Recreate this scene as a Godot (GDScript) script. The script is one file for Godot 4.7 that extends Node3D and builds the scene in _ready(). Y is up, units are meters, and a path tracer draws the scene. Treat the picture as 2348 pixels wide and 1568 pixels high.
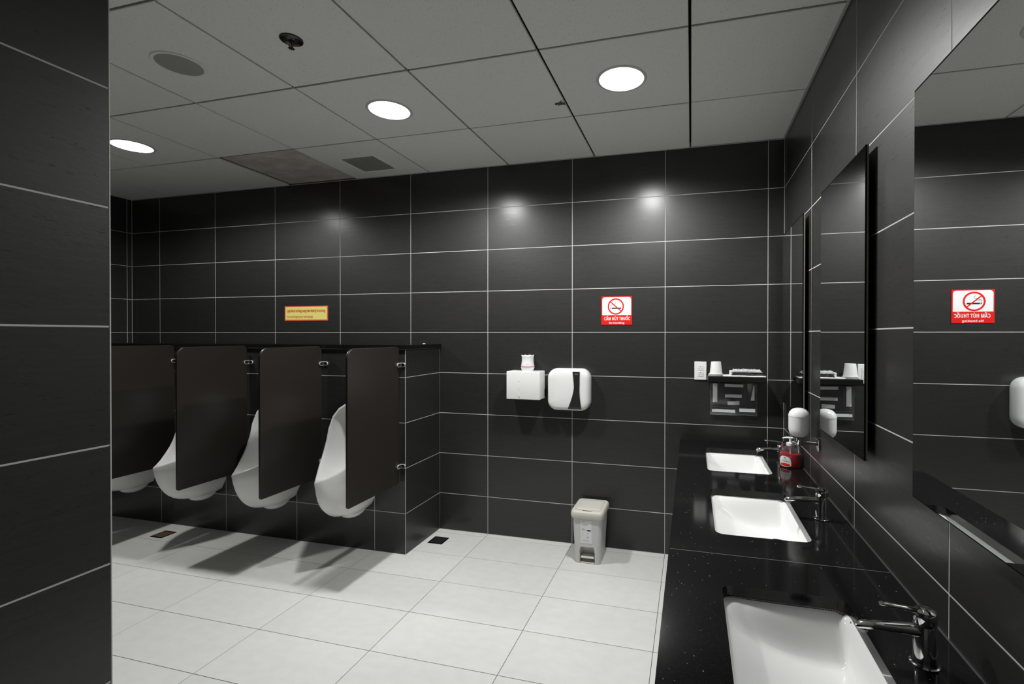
extends Node3D

# ---------------------------------------------------------------- measures
const XR := 0.557          # right wall
const XL := -4.65          # left wall
const H := 2.5325          # ceiling
const TY := 1.393          # a grout line shared by all walls
const TH := 0.28422        # height of a wall tile
const TW := 0.6            # width of a wall tile
const XP := -1.324         # face of the near partition wall
const ZP := 2.19           # its far corner
const ZE := 5.0            # end of the room behind the camera
const LX := -1.70          # right end of the urinal ledge
const LZ := 0.417          # front of the urinal ledge
const LT := 1.284          # top of the ledge masonry
const YC := 0.7275         # counter top
const XM := 0.530          # mirror face

var M := {}
var cache := {}
var taken := {}
var rng := RandomNumberGenerator.new()

# ---------------------------------------------------------------- helpers
func mb() -> SurfaceTool:
	var st := SurfaceTool.new()
	st.begin(Mesh.PRIMITIVE_TRIANGLES)
	st.set_smooth_group(-1)
	return st

func fin(st: SurfaceTool) -> ArrayMesh:
	st.generate_normals()
	return st.commit()

func numbered(called: String) -> String:
	if not taken.has(called):
		taken[called] = 0
		return called
	taken[called] += 1
	return "%s_%03d" % [called, taken[called]]

func tag(o: Node, label: String, category: String, group := "", kind := "") -> void:
	if label: o.set_meta("label", label)
	if category: o.set_meta("category", category)
	if group: o.set_meta("group", group)
	if kind: o.set_meta("kind", kind)

func thing(called: String, label: String, category: String, at := Vector3.ZERO, group := "", kind := "") -> Node3D:
	var o := Node3D.new()
	o.name = numbered(called)
	add_child(o)
	o.position = at
	tag(o, label, category, group, kind)
	return o

func inst(called: String, mesh: Mesh, m: Material, parent: Node, at := Vector3.ZERO) -> MeshInstance3D:
	var o := MeshInstance3D.new()
	o.name = called
	o.mesh = mesh
	o.material_override = m
	o.position = at
	parent.add_child(o, true)
	return o

func part(called: String, st: SurfaceTool, m: Material, parent: Node, at := Vector3.ZERO) -> MeshInstance3D:
	return inst(called, fin(st), m, parent, at)

func quad(st: SurfaceTool, a: Vector3, b: Vector3, c: Vector3, d: Vector3) -> void:
	for v in [a, c, b, a, d, c]:
		st.add_vertex(v)

func tri(st: SurfaceTool, a: Vector3, b: Vector3, c: Vector3) -> void:
	for v in [a, c, b]:
		st.add_vertex(v)

func box(st: SurfaceTool, lo: Vector3, hi: Vector3, c := 0.0) -> void:
	# a box, its edges chamfered by c
	st.set_smooth_group(-1)
	var m := (lo + hi) / 2.0
	var e := (hi - lo) / 2.0
	for ax in 3:
		var u := (ax + 1) % 3
		var w := (ax + 2) % 3
		for s in [-1.0, 1.0]:
			var p := []
			for q in [[-1.0, -1.0], [1.0, -1.0], [1.0, 1.0], [-1.0, 1.0]]:
				var v := Vector3.ZERO
				v[ax] = s * e[ax]
				v[u] = q[0] * (e[u] - c)
				v[w] = q[1] * (e[w] - c)
				p.append(m + v)
			if s > 0: quad(st, p[0], p[1], p[2], p[3])
			else: quad(st, p[3], p[2], p[1], p[0])
	if c <= 0.0: return
	for ax in 3:
		var u := (ax + 1) % 3
		var w := (ax + 2) % 3
		for su in [-1.0, 1.0]:
			for sw in [-1.0, 1.0]:
				var a := Vector3.ZERO; var b := Vector3.ZERO
				a[u] = su * e[u]; a[w] = sw * (e[w] - c)
				b[u] = su * (e[u] - c); b[w] = sw * e[w]
				var k := Vector3.ZERO; k[ax] = e[ax] - c
				if su * sw > 0: quad(st, m + a - k, m + b - k, m + b + k, m + a + k)
				else: quad(st, m + a + k, m + b + k, m + b - k, m + a - k)
	for sx in [-1.0, 1.0]:
		for sy in [-1.0, 1.0]:
			for sz in [-1.0, 1.0]:
				var a := m + Vector3(sx * e.x, sy * (e.y - c), sz * (e.z - c))
				var b := m + Vector3(sx * (e.x - c), sy * e.y, sz * (e.z - c))
				var d := m + Vector3(sx * (e.x - c), sy * (e.y - c), sz * e.z)
				if sx * sy * sz > 0: tri(st, a, b, d)
				else: tri(st, a, d, b)

func rrect(w: float, h: float, r: float, n := 6) -> PackedVector2Array:
	return rrect4(w, h, [r, r, r, r], n)

func rrect4(w: float, h: float, r: Array, n := 6) -> PackedVector2Array:
	# counter-clockwise from the lower right corner; r = lower right, upper right, upper left, lower left
	var o := PackedVector2Array()
	var cs := [Vector2(1, -1), Vector2(1, 1), Vector2(-1, 1), Vector2(-1, -1)]
	for k in 4:
		var rad: float = r[k]
		var c := Vector2(cs[k].x * (w / 2 - rad), cs[k].y * (h / 2 - rad))
		for i in n + 1:
			var t := -PI / 2 + k * PI / 2 + (PI / 2) * i / n
			o.append(c + Vector2(cos(t), sin(t)) * rad)
			if rad < 1e-5: break
	return o

func inset(o: PackedVector2Array, d: float) -> PackedVector2Array:
	var q := PackedVector2Array()
	var n := o.size()
	for i in n:
		var e0 := (o[i] - o[(i - 1 + n) % n]).normalized()
		var e1 := (o[(i + 1) % n] - o[i]).normalized()
		var n0 := Vector2(-e0.y, e0.x)
		var n1 := Vector2(-e1.y, e1.x)
		var b := (n0 + n1).normalized()
		q.append(o[i] + b * d / maxf(0.3, b.dot(n0)))
	return q

func prism(st: SurfaceTool, o: PackedVector2Array, z0: float, z1: float, bevel := 0.0, x := Transform3D.IDENTITY, steps := 1) -> void:
	# an outline in x, y (counter-clockwise) drawn out from z0 to z1, both rims bevelled or rounded
	var rings := []
	var zs := []
	if bevel > 0.0:
		for i in steps + 1:
			var t := PI / 2 * i / steps
			rings.append(inset(o, bevel * (1.0 - sin(t)))); zs.append(z0 + bevel * (1.0 - cos(t)))
		for i in steps + 1:
			var t := PI / 2 * (steps - i) / steps
			rings.append(inset(o, bevel * (1.0 - sin(t)))); zs.append(z1 - bevel * (1.0 - cos(t)))
	else:
		rings = [o, o]; zs = [z0, z1]
	var n := o.size()
	st.set_smooth_group(-1 if n < 12 else 3)
	for j in rings.size() - 1:
		for i in n:
			var k := (i + 1) % n
			quad(st, x * Vector3(rings[j][i].x, rings[j][i].y, zs[j]), x * Vector3(rings[j][k].x, rings[j][k].y, zs[j]), x * Vector3(rings[j + 1][k].x, rings[j + 1][k].y, zs[j + 1]), x * Vector3(rings[j + 1][i].x, rings[j + 1][i].y, zs[j + 1]))
	st.set_smooth_group(-1)
	for e in 2:
		var r: PackedVector2Array = rings[0] if e == 0 else rings[-1]
		var z: float = zs[0] if e == 0 else zs[-1]
		var ix := Geometry2D.triangulate_polygon(r)
		for i in range(0, ix.size(), 3):
			var a := r[ix[i]]; var b := r[ix[i + 1]]; var c := r[ix[i + 2]]
			if ((b - a).cross(c - a) < 0) != (e == 0):
				var t := b; b = c; c = t
			tri(st, x * Vector3(a.x, a.y, z), x * Vector3(b.x, b.y, z), x * Vector3(c.x, c.y, z))

func lathe(st: SurfaceTool, prof: Array, segs := 32, x := Transform3D.IDENTITY, sxz := Vector2.ONE) -> void:
	# prof: [radius, height] from bottom to top; creases above 35 degrees stay sharp
	var g := 10
	for j in prof.size() - 1:
		if j > 0:
			var a := Vector2(prof[j][0] - prof[j - 1][0], prof[j][1] - prof[j - 1][1])
			var b := Vector2(prof[j + 1][0] - prof[j][0], prof[j + 1][1] - prof[j][1])
			if absf(a.angle_to(b)) > deg_to_rad(35): g += 1
		st.set_smooth_group(g)
		for i in segs:
			var t0 := TAU * i / segs
			var t1 := TAU * (i + 1) / segs
			var p := []
			for q in [[j, t0], [j, t1], [j + 1, t1], [j + 1, t0]]:
				var r: float = prof[q[0]][0]
				p.append(x * Vector3(r * sin(q[1]) * sxz.x, prof[q[0]][1], r * cos(q[1]) * sxz.y))
			if prof[j][0] < 1e-6: tri(st, p[0], p[2], p[3])
			elif prof[j + 1][0] < 1e-6: tri(st, p[0], p[1], p[2])
			else: quad(st, p[0], p[1], p[2], p[3])
	st.set_smooth_group(-1)

func loft(st: SurfaceTool, rings: Array, flip := false, closed := true, group := 5) -> void:
	st.set_smooth_group(group)
	for j in rings.size() - 1:
		var n: int = rings[j].size()
		for i in n if closed else n - 1:
			var k := (i + 1) % n
			var a: Vector3 = rings[j][i]; var b: Vector3 = rings[j][k]; var c: Vector3 = rings[j + 1][k]; var d: Vector3 = rings[j + 1][i]
			if flip: quad(st, d, c, b, a)
			else: quad(st, a, b, c, d)
	st.set_smooth_group(-1)

func tube(st: SurfaceTool, path: Array, rad: Array, segs := 12, sx := 1.0, caps := true) -> void:
	# a round or flattened bar along a path; sx widens it sideways
	var rings := []
	for i in path.size():
		var d: Vector3 = (path[mini(i + 1, path.size() - 1)] - path[maxi(i - 1, 0)]).normalized()
		var side := d.cross(Vector3.UP)
		if side.length() < 0.05: side = d.cross(Vector3.BACK)
		side = side.normalized()
		var up := side.cross(d).normalized()
		var r := PackedVector3Array()
		for k in segs:
			var t := TAU * k / segs
			r.append(path[i] + (side * cos(t) * sx + up * sin(t)) * rad[i])
		rings.append(r)
	loft(st, rings)
	if caps:
		for e in 2:
			var r: PackedVector3Array = rings[0] if e == 0 else rings[-1]
			for k in range(1, segs - 1):
				if e == 0: tri(st, r[0], r[k + 1], r[k])
				else: tri(st, r[0], r[k], r[k + 1])

func ellipsoid(st: SurfaceTool, c: Vector3, e: Vector3, n := 14) -> void:
	var prof := []
	for i in n + 1:
		var t := -PI / 2 + PI * i / n
		prof.append([absf(cos(t)) if i > 0 and i < n else 0.0, sin(t)])
	lathe(st, prof, 24, Transform3D(Basis.from_scale(e), c))

func tile_mesh(w: float, h: float, t: float, c: float) -> ArrayMesh:
	# a slab whose face lies at z = 0, the rim of the face chamfered
	var key := "%.4f %.4f %.4f" % [w, h, t]
	if cache.has(key): return cache[key]
	var st := mb()
	var rings := []
	for q in [[0.0, -t], [0.0, -c], [c, 0.0]]:
		var x: float = w / 2 - q[0]
		var y: float = h / 2 - q[0]
		rings.append(PackedVector3Array([Vector3(-x, -y, q[1]), Vector3(x, -y, q[1]), Vector3(x, y, q[1]), Vector3(-x, y, q[1])]))
	loft(st, rings, false, true, -1)
	quad(st, rings[2][0], rings[2][1], rings[2][2], rings[2][3])
	cache[key] = fin(st)
	return cache[key]

func text(s: String, size: float, m: Material, parent: Node, at: Vector3, called := "lettering", depth := 0.0006, width := 0.0, bold := false) -> MeshInstance3D:
	var f := SystemFont.new()
	f.font_names = PackedStringArray(["Droid Sans"])
	f.font_weight = 700 if bold else 400
	var t := TextMesh.new()
	t.font = f
	t.text = s
	t.font_size = 48
	t.pixel_size = size / 48.0
	t.depth = depth
	t.curve_step = 2.0
	t.horizontal_alignment = HORIZONTAL_ALIGNMENT_CENTER
	var o := inst(called, t, m, parent, at)
	if width > 0.0:
		var w := t.get_aabb().size.x
		if w > 0.001: o.scale.x = width / w
	return o

func run_width(s: String, size: float) -> float:
	var f := SystemFont.new()
	f.font_names = PackedStringArray(["Droid Sans"])
	f.font_weight = 700
	return f.get_string_size(s, HORIZONTAL_ALIGNMENT_LEFT, -1, 48).x * size / 48.0

func lettered(s: String, marks: Dictionary, size: float, m: Material, parent: Node, at: Vector3, depth: float, width: float) -> void:
	# bold lettering; the marks name letters that carry a second accent
	var o := text(s, size, m, parent, at, "lettering", depth, width, true)
	var whole := run_width(s, size)
	for k in marks:
		var x0 := run_width(s.substr(0, k), size) - whole / 2
		var w := run_width(s.substr(k, 1), size)
		var st := mb()
		if marks[k] == "acute":
			var x := x0 + w * 0.62
			var y := size * 0.50
			prism(st, PackedVector2Array([Vector2(x, y), Vector2(x + size * 0.10, y), Vector2(x + size * 0.26, y + size * 0.20), Vector2(x + size * 0.11, y + size * 0.20)]), -depth / 2, depth / 2)
		else:
			var x := x0 + w * 0.78
			var y := size * 0.10
			prism(st, PackedVector2Array([Vector2(x, y), Vector2(x + size * 0.16, y + size * 0.06), Vector2(x + size * 0.16, y + size * 0.16), Vector2(x + size * 0.07, y + size * 0.16), Vector2(x + size * 0.05, y + size * 0.08)]), -depth / 2, depth / 2)
		part("accent", st, m, parent, at).scale.x = o.scale.x

# ---------------------------------------------------------------- materials
func mat(called: String, c: Color, rough := 0.5, metal := 0.0, spec := 0.5) -> StandardMaterial3D:
	var m := StandardMaterial3D.new()
	m.resource_name = called
	m.albedo_color = c
	m.roughness = rough
	m.metallic = metal
	m.metallic_specular = spec
	M[called] = m
	return m

func noise_image(freq: float, octaves: int, seed_: int, lo: float, hi: float, size := 512, gain := 0.5, bias := 1.0) -> ImageTexture:
	var f := FastNoiseLite.new()
	f.seed = seed_
	f.noise_type = FastNoiseLite.TYPE_SIMPLEX
	f.frequency = freq
	f.fractal_octaves = octaves
	f.fractal_gain = gain
	var im := f.get_seamless_image(size, size, false, false, 0.15, true)
	im.convert(Image.FORMAT_RGB8)
	for y in size:
		for x in size:
			var v := lerpf(lo, hi, pow(im.get_pixel(x, y).r, bias))
			im.set_pixel(x, y, Color(v, v, v))
	im.generate_mipmaps()
	return ImageTexture.create_from_image(im)

func dash_image(base: float, vary: float, count: int, lo: float, hi: float, seed_: int) -> ImageTexture:
	# a stone face 1.2 m x 0.6 m: soft drawn-out clouds crossed by short horizontal dashes
	var r := RandomNumberGenerator.new()
	r.seed = seed_
	var f := FastNoiseLite.new()
	f.seed = seed_ + 1
	f.frequency = 0.02
	f.fractal_octaves = 4
	var soft := f.get_seamless_image(512, 512, false, false, 0.15, true)
	var n := 1024
	var im := Image.create(n, n, false, Image.FORMAT_RGB8)
	for y in n:
		for x in n:
			var v := base + vary * (soft.get_pixel((x / 3) % 512, (y * 2) % 512).r - 0.5) + r.randf_range(-0.03, 0.03)
			im.set_pixel(x, y, Color(v, v, v))
	var c := Vector2i.ZERO
	for i in count:
		if i % 9 == 0: c = Vector2i(r.randi_range(0, n - 1), r.randi_range(0, n - 1))
		var w := r.randi_range(3, 15)
		var x := posmod(c.x + r.randi_range(-40, 40), n - w)
		var y := posmod(c.y + r.randi_range(-10, 10), n - 3)
		var v := r.randf_range(lo, hi)
		im.fill_rect(Rect2i(x, y, w, 1), Color(v, v, v))
		if r.randf() < 0.45: im.fill_rect(Rect2i(x + 2, y + 1, maxi(2, w - 5), 1), Color(v, v, v).lerp(Color(base, base, base), 0.4))
	im.generate_mipmaps()
	return ImageTexture.create_from_image(im)

func speck_image(base: float, count: int, lo: float, hi: float, size: int, seed_: int, big := 1) -> ImageTexture:
	var r := RandomNumberGenerator.new()
	r.seed = seed_
	var im := Image.create(size, size, false, Image.FORMAT_RGB8)
	for y in size:
		for x in size:
			var v := base + r.randf_range(-0.02, 0.02) * base
			im.set_pixel(x, y, Color(v, v, v))
	for i in count:
		var x := r.randi_range(0, size - 4)
		var y := r.randi_range(0, size - 4)
		var v := r.randf_range(lo, hi)
		var w := 1 + (r.randi() % (big + 1))
		var h := 1 + (r.randi() % (big + 1))
		im.fill_rect(Rect2i(x, y, w, h), Color(v, v, v))
	im.generate_mipmaps()
	return ImageTexture.create_from_image(im)

func triplanar(m: StandardMaterial3D, s: Vector3, off := Vector3.ZERO) -> void:
	m.uv1_triplanar = true
	m.uv1_world_triplanar = true
	m.uv1_scale = s
	m.uv1_offset = off
	m.uv1_triplanar_sharpness = 8.0

func make_materials() -> void:
	# black wall tile: short horizontal streaks in tone and relief
	var streak := dash_image(0.94, 0.16, 7000, 0.62, 0.9, 7)
	var worn := dash_image(0.93, 0.05, 900, 0.30, 0.6, 17)
	var relief := noise_image(0.12, 4, 11, 0.0, 1.0, 512, 0.65, 1.6)
	for k in 4:
		var m := mat("wall_tile_%d" % k, [Color(0.160, 0.160, 0.157), Color(0.153, 0.153, 0.151), Color(0.167, 0.166, 0.163), Color(0.157, 0.158, 0.155)][k], 0.51, 0.0, 0.46)
		m.clearcoat_enabled = true
		m.clearcoat = 0.42
		m.clearcoat_roughness = 0.22
		m.albedo_texture = streak
		m.heightmap_enabled = true
		m.heightmap_texture = relief
		m.heightmap_scale = 0.012
		m.roughness_texture = worn
		triplanar(m, Vector3(0.83, 1.67, 0.83), Vector3(0.37 * k, 0.23 * k, 0.51 * k))
	mat("grout", Color(0.76, 0.757, 0.735), 0.85)
	mat("floor_grout", Color(0.36, 0.35, 0.31), 0.9)
	var fl := noise_image(0.012, 4, 3, 0.972, 1.0, 512, 0.55)
	for k in 3:
		var m := mat("floor_tile_%d" % k, [Color(0.888, 0.890, 0.875), Color(0.880, 0.882, 0.867), Color(0.895, 0.896, 0.882)][k], 0.42, 0.0, 0.4)
		m.albedo_texture = fl
		triplanar(m, Vector3(1.3, 1.3, 2.1), Vector3(0.3 * k, 0.1, 0.21 * k))
	var pin := speck_image(0.985, 3400, 0.66, 0.92, 1024, 5, 3)
	for k in 3:
		var m := mat("ceiling_panel_%d" % k, [Color(0.955, 0.955, 0.94), Color(0.945, 0.945, 0.93), Color(0.96, 0.96, 0.95)][k], 0.95, 0.0, 0.2)
		m.albedo_texture = pin
		triplanar(m, Vector3(1.7, 1.7, 1.7), Vector3(0.33 * k, 0, 0.27 * k))
	var stain := mat("stained_panel", Color(0.86, 0.82, 0.795), 0.9, 0.0, 0.2)
	stain.albedo_texture = noise_image(0.006, 5, 21, 0.82, 1.0, 512, 0.6)
	triplanar(stain, Vector3(1.2, 1.2, 1.9))
	mat("ceiling_void", Color(0.03, 0.03, 0.03), 0.9)
	mat("edge_angle", Color(0.70, 0.70, 0.69), 0.6)
	mat("plaster", Color(0.5, 0.5, 0.49), 0.9)
	var gr := mat("granite", Color(0.175, 0.175, 0.177), 0.1, 0.0, 0.36)
	gr.albedo_texture = speck_image(0.55, 60000, 0.35, 1.0, 1024, 9, 2)
	triplanar(gr, Vector3(1.9, 1.9, 1.9))
	var gr2 := mat("granite_sparkle", Color(0.74, 0.74, 0.74), 0.25)
	gr2.metallic_specular = 0.6
	mat("caulk", Color(0.62, 0.61, 0.55), 0.5)
	var stn := mat("stained_caulk", Color(0.50, 0.42, 0.33), 0.8)
	stn.albedo_texture = noise_image(0.05, 4, 31, 0.35, 1.0, 128)
	triplanar(stn, Vector3(9, 9, 9))
	var cer := mat("ceramic", Color(0.95, 0.95, 0.945), 0.09, 0.0, 0.5)
	cer.clearcoat_enabled = false
	mat("chrome", Color(0.86, 0.86, 0.87), 0.07, 1.0)
	mat("satin_metal", Color(0.70, 0.70, 0.70), 0.34, 0.2)
	mat("dark_metal", Color(0.30, 0.29, 0.28), 0.3, 1.0)
	mat("panel_board", Color(0.166, 0.150, 0.136), 0.34, 0.0, 0.45)
	mat("mirror_glass", Color(0.90, 0.91, 0.905), 0.0, 1.0)
	mat("mirror_edge", Color(0.07, 0.075, 0.065), 0.8, 0.0, 0.1)
	mat("mirror_board", Color(0.62, 0.61, 0.52), 0.7)
	mat("white_plastic", Color(0.94, 0.94, 0.935), 0.28)
	mat("white_matte", Color(0.89, 0.89, 0.88), 0.6)
	mat("paper", Color(0.92, 0.92, 0.915), 0.8)
	mat("grey_print", Color(0.52, 0.52, 0.52), 0.6)
	mat("pale_print", Color(0.74, 0.74, 0.745), 0.6)
	mat("dark_print", Color(0.12, 0.12, 0.12), 0.5)
	mat("smoked_plastic", Color(0.17, 0.17, 0.17), 0.16)
	mat("bin_plastic", Color(0.84, 0.845, 0.835), 0.42)
	mat("bin_lid_plastic", Color(0.84, 0.83, 0.79), 0.42)
	mat("pink", Color(0.84, 0.32, 0.56), 0.4)
	mat("sign_red", Color(0.86, 0.13, 0.11), 0.35)
	mat("sign_white", Color(0.93, 0.93, 0.935), 0.35)
	mat("sign_yellow", Color(0.96, 0.90, 0.52), 0.4)
	mat("sign_orange", Color(0.90, 0.42, 0.26), 0.4)
	mat("sign_text", Color(0.72, 0.20, 0.08), 0.4)
	mat("soap_red", Color(0.66, 0.015, 0.06), 0.12)
	mat("label_orange", Color(0.88, 0.18, 0.10), 0.4)
	var clear := mat("clear_plastic", Color(0.80, 0.80, 0.82, 0.05), 0.03)
	clear.transparency = BaseMaterial3D.TRANSPARENCY_ALPHA
	var acr := mat("scuffed_acrylic", Color(0.60, 0.61, 0.62, 0.06), 0.06)
	acr.transparency = BaseMaterial3D.TRANSPARENCY_ALPHA
	mat("crinkled_film", Color(0.80, 0.80, 0.81), 0.12)
	mat("tape", Color(0.84, 0.845, 0.85), 0.6)
	mat("glue", Color(0.30, 0.31, 0.31), 0.5)
	mat("shelf_black", Color(0.085, 0.085, 0.087), 0.3)
	mat("grille", Color(0.62, 0.62, 0.60), 0.8)
	mat("fixture_white", Color(0.80, 0.80, 0.78), 0.5)
	mat("rust", Color(0.42, 0.32, 0.20), 0.7)
	mat("gecko_skin", Color(0.40, 0.40, 0.36), 0.8)
	var glow := mat("lamp_glow", Color(0.95, 0.95, 0.95), 0.5)
	glow.emission_enabled = true
	glow.emission = Color(1.0, 0.995, 0.98)
	glow.emission_energy_multiplier = LAMP_GLOW

# ---------------------------------------------------------------- camera and light
const FOCAL := 1083.19     # pixels of the 2348 x 1568 frame
const LAMP_GLOW := 6.0
const LAMPS := [[-0.283, 0.879, 3.5], [-1.485, 0.879, 3.1], [-3.305, 0.865, 1.9]]   # x, z, energy

func make_camera_and_light() -> void:
	var cam := Camera3D.new()
	cam.name = "camera"
	add_child(cam)
	cam.projection = Camera3D.PROJECTION_FRUSTUM
	cam.near = 0.05
	cam.far = 60.0
	cam.size = 1568.0 / FOCAL * cam.near
	cam.frustum_offset = Vector2(1174.0 - 1307.32, -8.856) / FOCAL * cam.near
	cam.position = Vector3(0.02542, 1.37362, 3.01479)
	cam.rotation_degrees = Vector3(-0.3526, 14.3682, 0.0608)
	cam.current = true
	var env := Environment.new()
	env.background_mode = Environment.BG_COLOR
	env.background_color = Color.BLACK
	env.tonemap_mode = Environment.TONE_MAPPER_LINEAR
	env.tonemap_exposure = 1.0
	env.sdfgi_enabled = true
	env.ssao_enabled = true
	env.ssil_enabled = true
	var we := WorldEnvironment.new()
	we.name = "environment"
	we.environment = env
	add_child(we)

# ---------------------------------------------------------------- walls, floor, ceiling
func lines(from: float, to: float, at: float, step: float) -> Array:
	# from, every grout line between, to
	var a := [from]
	var x := at + ceilf((from - at) / step) * step
	while x < to - 0.004:
		if x > from + 0.004: a.append(x)
		x += step
	a.append(to)
	return a

func tiled(parent: Node, basis_: Basis, origin: Vector3, us: Array, vs: Array, gap: float, thick: float, mats: Array, called := "tile", skip := Rect2(), depth_jitter := 0.0002) -> void:
	# us, vs: grout lines in the plane's own x, y; the face of each tile looks along the plane's z
	for i in us.size() - 1:
		for j in vs.size() - 1:
			if skip.has_point(Vector2((us[i] + us[i + 1]) / 2, (vs[j] + vs[j + 1]) / 2)): continue
			var w: float = us[i + 1] - us[i] - gap
			var h: float = vs[j + 1] - vs[j] - gap
			if w < 0.002 or h < 0.002: continue
			var o := inst(called, tile_mesh(w, h, thick, 0.0005), mats[rng.randi() % mats.size()], parent)
			var d := rng.randf_range(-depth_jitter, 0.0)
			o.transform = Transform3D(basis_, origin + basis_ * Vector3((us[i] + us[i + 1]) / 2, (vs[j] + vs[j + 1]) / 2, d))

func slab(called: String, lo: Vector3, hi: Vector3, m: Material, label: String, category: String) -> MeshInstance3D:
	var st := mb()
	var c := (lo + hi) / 2
	box(st, lo - c, hi - c)
	var o := part(called, st, m, self, c)
	tag(o, label, category, "", "structure")
	return o

func local(o: Node3D) -> Vector3:
	return -o.position

func make_room() -> void:
	var tiles := [M.wall_tile_0, M.wall_tile_1, M.wall_tile_2, M.wall_tile_3]
	var vs := lines(0.0, H, TY, TH)
	var g := 0.0038
	var r := 0.0006        # the joint lies this much behind the tile faces
	# back wall
	var w := slab("wall_back", Vector3(XL - 0.1, -0.1, -0.1), Vector3(XR + 0.1, H + 0.1, -r), M.grout, "black streaked tile wall with white joints behind the urinals and towel dispensers", "wall")
	tiled(w, Basis.IDENTITY, local(w), lines(XL, XR, 0.467, TW), vs, g, 0.008, tiles, "tile", Rect2(-9, -1, 9 + LX - 0.2, 2.2))
	# right wall: plane x -> +z
	w = slab("wall_right", Vector3(XR + r, -0.1, 0.0), Vector3(XR + 0.1, H + 0.1, ZE), M.grout, "black tiled wall that carries the mirrors above the washbasin counter", "wall")
	tiled(w, Basis(Vector3.UP, -PI / 2), local(w) + Vector3(XR, 0, 0), lines(0.0, ZE, 0.646, TW), vs, g, 0.008, tiles, "tile")
	# left wall: plane x -> -z
	w = slab("wall_left", Vector3(XL - 0.1, -0.1, 0.0), Vector3(XL - r, H + 0.1, ZP), M.grout, "dark tiled end wall at the far left beyond the urinals", "wall")
	tiled(w, Basis(Vector3.UP, PI / 2), local(w) + Vector3(XL, 0, 0), lines(-ZP, 0.0, -0.037, TW), vs, g, 0.008, tiles, "tile", Rect2(-LZ, -1, 9, 2.2))
	# near partition wall at the left of the picture, its side and its far end
	w = slab("wall_partition", Vector3(XP - 0.25, -0.1, ZP + r), Vector3(XP - r, H + 0.1, ZE), M.grout, "near black tiled wall at the left edge of the picture", "wall")
	tiled(w, Basis(Vector3.UP, PI / 2), local(w) + Vector3(XP, 0, 0), lines(-ZE, -ZP, -ZP, TW), vs, 0.004, 0.008, tiles, "tile")
	var w2 := slab("wall_front", Vector3(XL - 0.1, -0.1, ZP + r), Vector3(XP - 0.25, H + 0.1, ZP + 0.15), M.grout, "tiled wall facing the urinals, turned away from the camera", "wall")
	tiled(w2, Basis(Vector3.UP, PI), local(w2) + Vector3(0, 0, ZP), lines(-XP, -XL, -XP, TW), vs, 0.004, 0.008, tiles, "tile")
	w = slab("wall_entrance", Vector3(XP - 0.25, -0.1, ZE), Vector3(XR + 0.1, H + 0.1, ZE + 0.1), M.plaster, "plain wall closing the room behind the camera", "wall")
	# white joint beads on the outer corners
	var st := mb()
	prism(st, rrect(0.0036, 0.0036, 0.0012, 2), 0.0, H, 0.0, Transform3D(Basis(Vector3.RIGHT, -PI / 2), Vector3.ZERO))
	tag(part("trim_1", st, M.grout, self, Vector3(XP - 0.0012, 0, ZP + 0.0012)), "pale joint line on the far corner of the near wall", "trim", "", "structure")
	# floor
	var f := slab("floor", Vector3(XL - 0.1, -0.12, -0.1), Vector3(XR + 0.1, -0.0012, ZE + 0.1), M.floor_grout, "off-white tiled floor with thin grey joints", "floor")
	tiled(f, Basis(Vector3.RIGHT, -PI / 2), local(f), lines(XL, XR, -0.132, 0.5984), lines(-ZE, 0.0, -0.3495, 0.2992), 0.0025, 0.008, [M.floor_tile_0, M.floor_tile_1, M.floor_tile_2], "tile", Rect2(-9, -9, 9 + XP - 0.3, 9 - ZP - 0.2), 0.0002)
	# ceiling: a dark void above suspended panels
	var c := slab("ceiling", Vector3(XL - 0.1, H + 0.030, -0.1), Vector3(XR + 0.1, H + 0.1, ZE + 0.1), M.ceiling_void, "suspended ceiling of pinholed off-white square panels with dark gaps", "ceiling")
	var us := lines(XL, XR, 0.0178, 0.6009)
	var zs := lines(0.0, ZE, 0.5788, 0.6009)
	for i in us.size() - 1:
		for j in zs.size() - 1:
			var x: float = (us[i] + us[i + 1]) / 2
			var z: float = (zs[j] + zs[j + 1]) / 2
			if x < XP - 0.3 and z > ZP + 0.2: continue
			var pw: float = us[i + 1] - us[i] - 0.0105
			var ph: float = zs[j + 1] - zs[j] - 0.0105
			var sunk := rng.randf_range(-0.0015, 0.0006)
			var m: Material = M["ceiling_panel_%d" % (rng.randi() % 3)]
			var stained := absf(x + 2.686) < 0.1 and j == 0
			if stained:
				m = M.stained_panel
				pw -= 0.014; ph -= 0.014; sunk = -0.005; x += 0.006
			var o := inst("ceiling_panel", tile_mesh(pw, ph, 0.011 if not stained else 0.008, 0.002), m, c)
			o.transform = Transform3D(Basis(Vector3.RIGHT, PI / 2), Vector3(x, H - sunk, z) + local(c))
			if stained: o.set_meta("label", "brownish water-stained panel")
	# thin wall angle round the ceiling edge
	var trims := [
		[Vector3(XL, H - 0.004, 0.0), Vector3(XR, H + 0.001, 0.007), "thin pale edge strip where the ceiling meets the back wall"],
		[Vector3(XR - 0.011, H - 0.003, 0.008), Vector3(XR, H + 0.001, ZE), "thin pale edge strip where the ceiling meets the mirror wall"],
	]
	for k in trims.size():
		st = mb()
		var mid: Vector3 = (trims[k][0] + trims[k][1]) / 2
		box(st, trims[k][0] - mid, trims[k][1] - mid, 0.001)
		tag(part("trim_%d" % (k + 2), st, M.edge_angle, self, mid), trims[k][2], "trim", "", "structure")

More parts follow.
